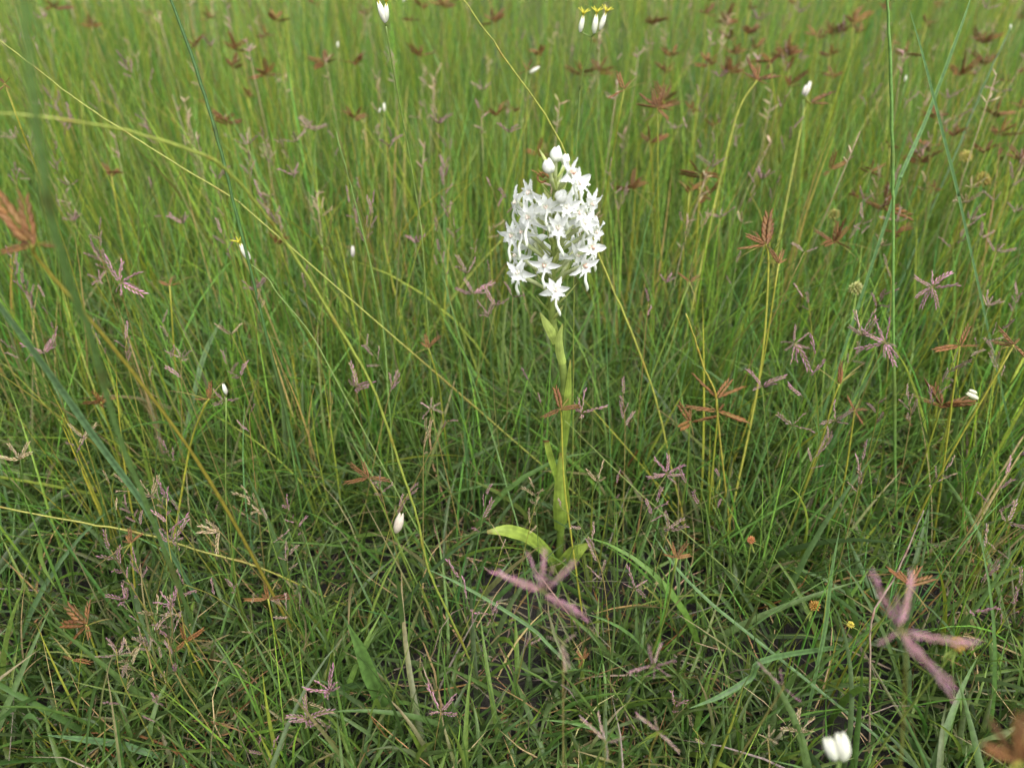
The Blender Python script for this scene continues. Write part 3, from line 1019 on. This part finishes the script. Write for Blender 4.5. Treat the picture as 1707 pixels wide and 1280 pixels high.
panicle(1090, 1240, .235, 'dusky', 4, label='blurred brownish grass head at the bottom edge, right of forked one', dirs=[(-34, -34), (20, 20), (36, 28), (-10, -30)])
panicle(1281, 1258, .25, 'straw', 5, label='curled straw grass head at the bottom edge', dirs=[(-16, -8), (4, -26), (14, -12), (-8, 14), (18, 8)])
panicle(366, 885, .42, 'straw', 6, label='pale straw grass head with combed arching spikes, lower left', dirs=[(-34, -8), (-38, 8), (-20, -20), (-12, 34), (-30, -2), (-4, 24)])
panicle(1325, 572, .55, 'mauve', 8, label='feathery pinkish grass head right of the orchid stem', dirs=[(-10, 36), (-4, -30), (24, -12), (26, 14), (-16, 14), (30, 44), (4, 30), (-20, -4)])
panicle(1469, 585, .55, 'pink', 9, label='tall many-spiked pink grass head at the right', dirs=[(-10, -40), (8, -40), (-42, -14), (-14, -18), (22, 24), (-44, 14), (10, 40), (18, 6), (-6, 24)])
panicle(1545, 500, .58, 'pink', 9, label='bushy mauve grass head beside the right-hand thick stems', dirs=[(0, -28), (-30, -14), (-28, 14), (24, -18), (36, 4), (-20, 34), (14, 34), (30, -34), (-4, 18)])
panicle(205, 490, .58, 'pink', 8, label='long mauve grass head drooping over the left grass', dirs=[(-32, -34), (-14, -24), (-4, -38), (34, -18), (30, 4), (4, 24), (46, 26), (-6, 14)])
PAN = [(70, 30), (30, 64), (97, 181), (23, 231), (54, 248), (44, 292), (27, 299), (94, 282), (111, 215), (117, 309), (101, 349), (215, 117), (253, 148), (329, 128), (413, 242), (416, 265), (416, 285), (450, 268), (513, 215), (490, 292), (322, 262), (262, 339), (305, 373), (456, 359), (372, 349), (124, 369), (168, 413), (537, 362), (379, 413),
       (627, 134), (630, 161), (848, 221), (862, 80), (805, 195), (728, 188), (744, 242), (650, 242), (600, 315), (617, 382), (825, 329), (818, 389), (791, 416), (694, 406), (728, 416), (1036, 339), (1073, 201), (1127, 215), (1020, 305),
       (1170, 181), (1210, 188), (1157, 232), (1187, 249), (1187, 279), (1254, 316), (1271, 299), (1291, 319), (1174, 373), (1200, 363), (1237, 373), (1513, 171), (1543, 165), (1580, 165), (1610, 225), (1543, 306), (1462, 316), (1476, 331), (1442, 336), (1436, 380), (1496, 370), (1610, 339), (1617, 366), (1634, 396), (1661, 420), (1694, 289), (1657, 336), (1341, 420), (1402, 54), (1560, 91), (1264, 34), (1469, 410), (1620, 312),
       (24, 447), (50, 497), (77, 511), (165, 467), (171, 437), (91, 564), (74, 588), (30, 593), (165, 571), (212, 586), (257, 647), (302, 598), (296, 615), (380, 608), (400, 628), (373, 668), (386, 558), (277, 551), (128, 756), (141, 729), (34, 766), (188, 831), (215, 816), (252, 826), (269, 840), (282, 759), (427, 467), (430, 511), (423, 484), (507, 474), (417, 705), (427, 843),
       (739, 440), (778, 457), (815, 469), (855, 495), (788, 490), (815, 527), (828, 510), (879, 520), (624, 594), (593, 645), (654, 645), (718, 682), (744, 708), (708, 739), (892, 655), (969, 690), (1040, 685), (1080, 517), (1110, 470), (1026, 819), (1090, 850), (996, 802), (892, 826), (634, 816), (667, 846),
       (1224, 457), (1345, 507), (1466, 504), (1483, 464), (1691, 507), (1647, 511), (1348, 628), (1436, 560), (1422, 598), (1634, 578), (1661, 605), (1590, 621), (1567, 648), (1516, 685), (1462, 689), (1392, 702), (1321, 709), (1271, 645), (1375, 742), (1355, 769), (1432, 796), (1197, 823), (1157, 823), (1563, 799), (1661, 816), (1691, 776),
       (222, 860), (279, 867), (296, 877), (286, 900), (195, 934), (232, 954), (222, 981), (208, 1001), (225, 1028), (262, 1025), (286, 1038), (286, 1008), (333, 984), (450, 887), (490, 867), (480, 934), (474, 1015), (420, 1031), (198, 1092), (218, 1099), (198, 1107), (242, 1078), (212, 1139), (255, 1129), (265, 1172), (232, 1189), (265, 1088), (286, 1092), (511, 1172), (514, 1199), (544, 1219), (551, 1152), (390, 984), (443, 1266),
       (792, 944), (829, 937), (805, 857), (886, 867), (953, 863), (778, 1001), (819, 1025), (882, 1072), (735, 1186), (1114, 884), (997, 937), (1057, 981), (1124, 1179),
       (1331, 1220), (1167, 1230), (1654, 884), (1677, 870), (1620, 1018), (1681, 1025), (1698, 978), (1644, 961), (1661, 917)]
for (x, y) in PAN + [(random.uniform(0, 1700), random.uniform(5, 430)) for _ in range(58)]:
    panicle(x, y, size=random.uniform(.8, 1.3))


random.seed(58)
b = MB()
pts = scatter(380, .75, 2.6, lambda x, y: 0.4 + 0.6 * vnoise(x, y, 4, 71))
for (x, y, _) in pts:
    h = random.uniform(.20, .37)
    le = Vector((random.gauss(0, .12), random.gauss(0, .12), 1)).normalized()
    p0, p1 = Vector((x, y, 0)), Vector((x, y, 0)) + le * h
    b.tube([p0, p0.lerp(p1, .5) + Vector((random.gauss(0, .006), 0, 0)), p1], .0005, vary(G_LIME), 3, TANM)
    c1 = random.choice([MAUVE, STRAWM, TANM, PINKM])
    for i in range(random.randint(3, 7)):
        a = random.uniform(0, TAU)
        v = Vector((math.cos(a) * .7, math.sin(a) * .7, random.uniform(.2, 1)))
        b.blob(p1 - le * random.uniform(0, .035), v, random.uniform(.008, .015), .0009, vary(c1, .25), vary(STRAWM, .2), 4, 3)
o = b.obj('distant_seed_heads', M['spike'])
o['kind'] = 'stuff'

# ------------------------------------------------------------------ white buds with yellow stigmas
def scale_bud(b, c, d, L, R, col=(.48, .52, .34), tipc=(.80, .79, .72)):
    d = Vector(d).normalized()
    sv = d.orthogonal().normalized()
    for j in range(6):
        o = Quaternion(d, TAU * j / 6 + .3) @ sv
        b.blob(c + o * R * .30 + d * L * .02 * (j % 3), d + o * .0, L * (.82 + .09 * (j % 3)), R * .74, vary(col, .06), tipc, 8, 6, flat=.75, sidev=d.cross(o))


def white_bud(heads, label, Y=None, path=None, star=True, L=.0125, col=(.60, .62, .48), lean=None, stem_col=(.13, .19, .04), starlen=.0065):
    """heads: list of (foot px, foot py, tip px, tip py)"""
    x0 = sum(h[0] for h in heads) / len(heads)
    y0 = max(h[1] for h in heads)
    Y = row_y(y0, .02) if Y is None else Y
    J = at(x0, y0 + 6, Y)
    if path:
        pts = [at(*q) for q in path]
        dv = (pts[-1] - (pts[-2] if len(pts) > 1 else J)).normalized()
        if dv.z > -.25:
            dv = Vector((dv.x, dv.y, -.6)).normalized()
        base = pts[-1] + dv * (pts[-1].z / -dv.z)
        line = smooth_path([base] + list(reversed(pts)) + [J], 5)
    else:
        le = lean or (random.gauss(0, .1), random.gauss(0, .08))
        base = Vector((J.x + le[0] * J.z, J.y + le[1] * J.z, 0))
        line = stem_line(J, base, .04 * J.z)
    root = thing('white_bud', label, 'flower bud', base, 'white buds on thin stems')
    b = MB()
    b.tube([p - base for p in line], .0006, stem_col, 5, tuple(x * 1.15 for x in stem_col))
    for (fx, fy, tx, ty) in heads:
        b.tube([J - base, at(fx, fy, Y) - base], .0006, stem_col, 5)
    b.obj('stem', M['stem'], root)
    dp = depth(J)
    for (fx, fy, tx, ty) in heads:
        F, T = at(fx, fy, Y), at(tx, ty, Y)
        v = T - F
        b = MB()
        scale_bud(b, F - base, v, v.length, v.length * .21, col, tuple(min(.84, .25 + x) for x in col))
        bo = b.obj('bud', M['bud'], root)
        if star:
            s = MB()
            d = v.normalized()
            s.tube([T - base - d * .002, T - base + d * .0016], .0006, (.55, .5, .06), 5)
            sv = d.orthogonal().normalized()
            for j in range(5):
                o = Quaternion(d, TAU * j / 5) @ sv
                p0 = T - base + d * .0012
                s.tube([p0, p0 + (o * .6 + d * .9) * starlen * .5, p0 + (o * .85 + d * .8) * starlen], [.00055, .0005, .00025], (.62, .56, .05), 4)
            so = s.obj('stigma', M['column'], bo)
    return root


random.seed(77)
white_bud([(643, 38, 631, 4), (644, 36, 644, 8)], 'paired white buds cut off by the top edge of the photo', Y=.62, path=[(657, 124, .62), (677, 228, .62), (698, 353, .61), (704, 400, .6), (712, 520, .58)])
white_bud([(967, 54, 972, 28), (990, 56, 994, 26), (1000, 50, 1009, 24)], 'three white buds with yellow star tips standing together', Y=.72, path=[(985, 75, .72), (968, 140, .72), (962, 230, .71)])
white_bud([(416, 433, 401, 408)], 'lone white bud with yellow tips left of the orchid', Y=.58, path=[(447, 465, .57), (463, 490, .565), (520, 560, .55), (580, 670, .52)])
white_bud([(661, 886, 669, 856)], 'faded cream bud with brown streaks in the lower middle', Y=.43, star=False, col=(.55, .47, .36), path=[(664, 905, .43), (690, 960, .42)])
white_bud([(377, 656, 372, 640)], 'tiny white bud resting against a brown sedge', Y=.465, star=False)
white_bud([(1342, 160, 1351, 136), (1338, 158, 1344, 142)], 'faded white bud above a brown sedge, upper right', Y=.88, star=False, col=(.60, .56, .48))
white_bud([(883, 122, 899, 112)], 'slanting white bud on a dark sedge above the orchid', Y=1.0, star=False)
white_bud([(1508, 136, 1511, 126)], 'small bright white bud left of the dark leaning blade', Y=1.05, star=False)
white_bud([(563, 80, 563, 70)], 'tiny white bud in the far grass below the paired buds', Y=1.15, star=False)
white_bud([(672, 4, 676, -8)], 'white bud peeping in at the top edge', Y=1.3, star=False)
white_bud([(641, 186, 640, 172), (632, 188, 634, 180)], 'soft whitish seed tuft below the paired white buds', Y=.95, star=False, col=(.6, .58, .5))
white_bud([(588, 428, 588, 410)], 'dull grey-white bud half hidden in the middle grass', Y=.66, star=False, col=(.5, .47, .40))
white_bud([(1392, 1262, 1378, 1230), (1406, 1262, 1400, 1222)], 'blurred pair of white buds near the bottom edge', Y=.185, star=False)
white_bud([(1630, 664, 1612, 655), (1628, 655, 1616, 650)], 'furry cream seed head at the right', Y=.50, star=False, col=(.62, .60, .40))
white_bud([(1684, 50, 1685, 41)], 'white bud near the top right corner', Y=1.1, star=False)


# ------------------------------------------------------------------ round sedge balls
def ball_sedge(px, py, r_px, label, Y=None, col=(.26, .26, .05), tipc=(.42, .36, .10), nb=46):
    Y = row_y(py, .02) if Y is None else Y
    H = at(px, py, Y)
    if H.z < .02:
        Y *= (CAM_H - .02) / (CAM_H - H.z)
        H = at(px, py, Y)
    R = r_px / FPX * depth(H)
    base = Vector((H.x + random.gauss(0, .06) * H.z, H.y + random.gauss(0, .06) * H.z, 0))
    root = thing('ball_sedge', label, 'sedge', base, 'round-headed sedges')
    b = MB()
    b.tube([p - base for p in stem_line(H, base, .03 * H.z)], .0006, (.16, .21, .04), 5)
    b.obj('stem', M['stem'], root)
    b = MB()
    for i in range(nb):
        z = 1 - 1.85 * (i + .5) / nb
        a = i * 2.39996
        rr = math.sqrt(max(0, 1 - z * z))
        d = Vector((rr * math.cos(a), rr * math.sin(a), z))
        b.blob(H - base + d * R * .35, d + Vector((0, 0, .15)), R * random.uniform(.6, .85), R * .17, vary(col, .2), vary(tipc, .25), 4, 3)
    b.obj('seed_ball', M['sedge'], root)
    for i in range(3):
        a = random.uniform(0, TAU)
        bract_leaf(root, H - base - Vector((0, 0, R * .6)), (math.cos(a), math.sin(a), .1), R * 3.2, .0012, G_LIME, G_YEL)


ball_sedge(1390, 358, 10, 'round yellow-green sedge ball right of the dark spiky sedge')
ball_sedge(1637, 300, 13, 'bristly olive sedge ball near the right edge', nb=60, tipc=(.22, .15, .04))
ball_sedge(1610, 262, 11, 'fuzzy green sedge ball above the bristly olive one')
ball_sedge(1427, 481, 12, 'pale spiky green sedge ball in the middle right grass', tipc=(.5, .5, .2))
ball_sedge(1358, 1010, 9, 'tiny orange sedge ball in the right foreground sward', col=(.30, .16, .03), tipc=(.45, .25, .06))
ball_sedge(1598, 1074, 13, 'blurred mustard sedge ball right of the large pink head', Y=.24, col=(.32, .22, .03), tipc=(.42, .28, .05))
ball_sedge(1252, 900, 7, 'small reddish sedge ball above the right foreground', col=(.26, .10, .04), tipc=(.36, .16, .06))
ball_sedge(1418, 1041, 6, 'minute yellow sedge ball right of the tiny orange one', col=(.40, .34, .05), tipc=(.5, .42, .08))


# ------------------------------------------------------------------ single stems and blades that stand out
def lone_stem(label, path, rad, col, col2=None, name='grass_stalk', ground=True, mat='stem', cat='grass stalk', nodes=0):
    pts = [at(*q) for q in path]
    if ground:
        dv = (pts[-1] - pts[-2]).normalized()
        if dv.z > -.6 and pts[-1].z > .03:
            e, h = pts[-1], Vector((dv.x, dv.y, 0)).normalized()
            for f, g in ((.3, .86), (.55, .6), (.72, .3)):
                pts.append(Vector((e.x, e.y, e.z * g)) + h * e.z * .55 * f)
            dv = (pts[-1] - pts[-2]).normalized()
        base = pts[-1] + dv * max(0, (pts[-1].z / -dv.z))
        pts.append(base)
    base = pts[-1].copy()
    line = smooth_path([p - base for p in pts], 6)
    k = len(line)
    b = MB()
    off = random.randint(3, 8)
    rr = [rad * (.55 + .45 * min(1, 3 * i / k)) * (1.35 if i % 11 == off % 11 and 4 < i < k - 3 else random.uniform(.93, 1.07)) for i in range(k)]
    line = [p + Vector((random.gauss(0, 1), random.gauss(0, 1), random.gauss(0, 1))) * rad * .25 for p in line]
    b.tube(line, rr, col, 6, col2)
    b.c = [tuple(x * f for x, f in zip(c, (.85, .62, .6) if (i // 6) % 11 == off % 11 else (1, 1, 1))) for i, c in enumerate(b.c)]
    o = b.obj(name, M[mat])
    o.location = base
    tag(o, label, cat)
    return o


def lone_blade(label, path, w, col, col2, mat='grass', up=(0, -.6, .8), cup=.35, name='grass_leaf', widths=None, cat='grass blade'):
    pts = [at(*q) for q in path]
    dv = (pts[-1] - pts[-2]).normalized()
    if dv.z > -.25:
        dv = Vector((dv.x, dv.y, -.5)).normalized()
    base = pts[-1] + dv * max(0, pts[-1].z / -dv.z)
    pts = [p - base for p in pts] + [Vector((0, 0, 0))]
    o = strap(name, list(reversed(pts)), widths or [w * .6, w * .9, w, w * .8, w * .1], up, cup, col, col2, M[mat], None, nj=5)
    o.location = base
    tag(o, label, cat)
    return o


random.seed(91)
lone_stem('long arching yellow-green stem sweeping in from the left edge', [(-60, 188, .33), (0, 190, .335), (70, 195, .34), (218, 220, .36), (336, 258, .375), (386, 292, .385), (453, 372, .40), (493, 430, .405), (570, 554, .405), (627, 658, .40), (664, 769, .395), (694, 860, .388), (715, 950, .38), (749, 1025, .374)], .00085, (.26, .31, .05), (.20, .24, .04))
lone_blade('long blue-green blade slanting down from the left edge', [(-30, 480, .33), (3, 514, .335), (100, 645, .36), (161, 732, .375), (235, 833, .39), (262, 880, .395)], .0046, (.10, .19, .085), (.13, .22, .11), up=(.3, -1, .5), widths=[.003, .0036, .0044, .0042, .0030, .001])
lone_stem('thick blurred green stem rising at the upper left', [(32, -60, .19), (42, 0, .195), (62, 200, .205), (95, 400, .225), (150, 560, .26), (190, 700, .29), (260, 880, .33)], .0013, (.28, .46, .15), (.18, .30, .09), mat='grass')
lone_stem('yellow stalk lying level across the lower left grass', [(-50, 838, .43), (0, 845, .43), (120, 868, .43), (240, 890, .43), (340, 920, .43), (430, 945, .43), (545, 995, .435)], .0008, (.26, .26, .05), (.24, .23, .045))
lone_stem('dry grey jointed stalk standing in the right foreground', [(1540, 850, .37), (1515, 910, .36), (1490, 965, .35), (1455, 1025, .335), (1450, 1100, .325), (1450, 1180, .315), (1448, 1290, .30)], .00065, (.27, .21, .17), (.33, .24, .16), mat='dry', name='dry_stalk', cat='dry stalk')
lone_stem('thin yellow stem slanting behind the orchid from the top edge', [(765, -10, .64), (850, 110, .63), (935, 240, .62), (1000, 430, .60), (1050, 547, .58), (1093, 665, .56), (1124, 800, .53)], .0009, (.27, .28, .045))
lone_stem('straight thin green stem right behind the orchid stem', [(957, 430, .53), (956, 560, .53), (955, 700, .53), (955, 850, .53)], .0006, (.20, .25, .05))
lone_stem('dark green straight stem high on the left', [(280, -20, .60), (285, 0, .60), (336, 141, .59), (369, 255, .58), (400, 380, .57)], .0012, (.06, .13, .035))
lone_stem('bright upright green blade-stalk at the upper right', [(1478, -20, .60), (1479, 0, .60), (1486, 168, .59), (1488, 302, .58), (1489, 400, .57)], .0012, (.13, .25, .055))
lone_blade('dark green pointed blade leaning across the upper right', [(1516, 16, .66), (1540, 100, .65), (1570, 218, .64), (1596, 320, .63), (1612, 392, .62)], .0030, (.08, .16, .055), (.09, .18, .06), up=(.2, -1, .3))
lone_blade('broad pale green blade leaning right at the upper right', [(1622, -15, .72), (1600, 50, .71), (1543, 200, .69), (1503, 290, .67), (1480, 360, .66)], .0036, (.10, .20, .07), (.12, .22, .07), up=(-.2, -1, .3))
lone_stem('slender dark stem leaning to the top right corner bud', [(1684, 48, 1.0), (1650, 120, .97), (1610, 215, .94), (1590, 262, .92)], .0012, (.06, .13, .04))
lone_stem('fine straight yellow-green stem up the middle left', [(-40, 36, .66), (60, 114, .65), (144, 178, .64), (222, 228, .635), (302, 279, .63), (396, 336, .62), (470, 400, .61)], .0007, (.26, .28, .05))
lone_stem('thin pale stem crossing low right of the orchid stem', [(941, 700, .465), (1000, 758, .46), (1062, 818, .455), (1110, 860, .45)], .0004, (.20, .26, .07))
lone_stem('yellow bract stem ending above the two-tiered sedge', [(1143, 524, .50), (1160, 570, .50), (1172, 610, .50), (1192, 655, .50), (1197, 700, .5)], .0008, (.33, .29, .05), ground=True)
lone_stem('long thin green stem left of the orchid, lower leaning', [(560, 220, .66), (590, 330, .64), (620, 450, .62), (640, 560, .60), (650, 700, .56)], .0008, (.12, .20, .04))
lone_stem('fine green stem bending through the middle grass', [(738, 460, .60), (760, 540, .58), (790, 640, .56), (822, 730, .54), (850, 830, .50)], .0007, (.10, .19, .045))
lone_blade('broad dark green leaf low in the bottom middle', [(580, 1040, .345), (600, 1080, .34), (615, 1120, .335), (632, 1160, .33)], .010, (.07, .14, .03), (.08, .15, .035), up=(.3, -1, .4), widths=[.006, .010, .011, .008, .001])
lone_blade('glossy curved blade crossing the bottom left', [(80, 1225, .29), (140, 1232, .295), (200, 1240, .30), (240, 1252, .30)], .005, (.09, .18, .06), (.11, .21, .08), up=(0, -.5, 1))
lone_blade('pale bent blade lying right of the orchid base', [(1085, 885, .42), (1130, 950, .40), (1190, 1010, .38), (1240, 1050, .365)], .0028, (.085, .16, .05), (.10, .18, .06), up=(.3, -.6, 1))
lone_blade('long upright blade in the right foreground', [(1400, 880, .39), (1385, 960, .375), (1376, 1040, .36), (1362, 1110, .345)], .0034, (.085, .16, .05), (.10, .18, .06), up=(0, -1, .3))
lone_blade('wide blade arching over the bottom right sward', [(1150, 1180, .30), (1200, 1160, .31), (1250, 1130, .32), (1290, 1095, .33)], .0044, (.08, .15, .05), (.10, .18, .065), up=(0, -.7, 1))
lone_blade('level blade crossing below the orchid from the left', [(705, 945, .40), (760, 970, .395), (830, 1010, .385), (890, 1050, .375), (925, 1085, .365)], .0028, (.085, .16, .05), (.10, .18, .06), up=(0, -.7, 1))
lone_blade('long pale green blade pair lying in the dark left gap', [(372, 530, .66), (350, 570, .65), (335, 610, .64), (328, 640, .63)], .0052, (.13, .21, .09), (.15, .23, .10), up=(0, -1, .4))


# ------------------------------------------------------------------ small broad-leaved herbs in the sward
def herb(px, py, label, r=.008, n=5, col=(.085, .16, .055)):
    B = at(px, py, row_y(py, 0))
    t = (CAM_H - .015) / (CAM_H - B.z)
    B = Vector((B.x * t, B.y * t, 0))
    root = thing('small_herb', label, 'herb', B, 'small herbs in the sward')
    b = MB()
    b.tube([(0, 0, -.002), (.001, 0, .008), (0, 0, .016)], .0006, (.12, .15, .05), 5)
    b.obj('stem', M['stem'], root)
    for i in range(n):
        a = i * 2.4 + random.uniform(-.3, .3)
        d = Vector((math.cos(a), math.sin(a), 0))
        z = .006 + .010 * i / n
        rr = r * random.uniform(.8, 1.15)
        c = vary(col, .2)
        strap('leaf', [(0, 0, z), d * rr * .5 + Vector((0, 0, z + .0035)), d * rr * 1.2 + Vector((0, 0, z + .005)), d * rr * 1.9 + Vector((0, 0, z + .002))], [.001, rr * .75, rr * .8, rr * .1], (0, 0, 1), .25, c, tuple(x * 1.2 for x in c), M['grass'], root, nj=5)


random.seed(131)
herb(66, 1198, 'small round-leaved herb in the sward near the lower left corner')
herb(1120, 1178, 'pale mint-green herb under grasses at the bottom, right of centre', .006, 4, (.13, .22, .10))
herb(520, 1190, 'low dark-leaved herb in a gap left of the bottom middle', .006, 5)
herb(700, 930, 'little oval-leaved herb in the shade left of the orchid base', .006, 5)
herb(1640, 940, 'small broad-leaved herb at the lower right edge', .007, 5)
herb(30, 900, 'glossy small-leaved herb under the yellow horizontal stalk', .007, 5)
finish_labels()
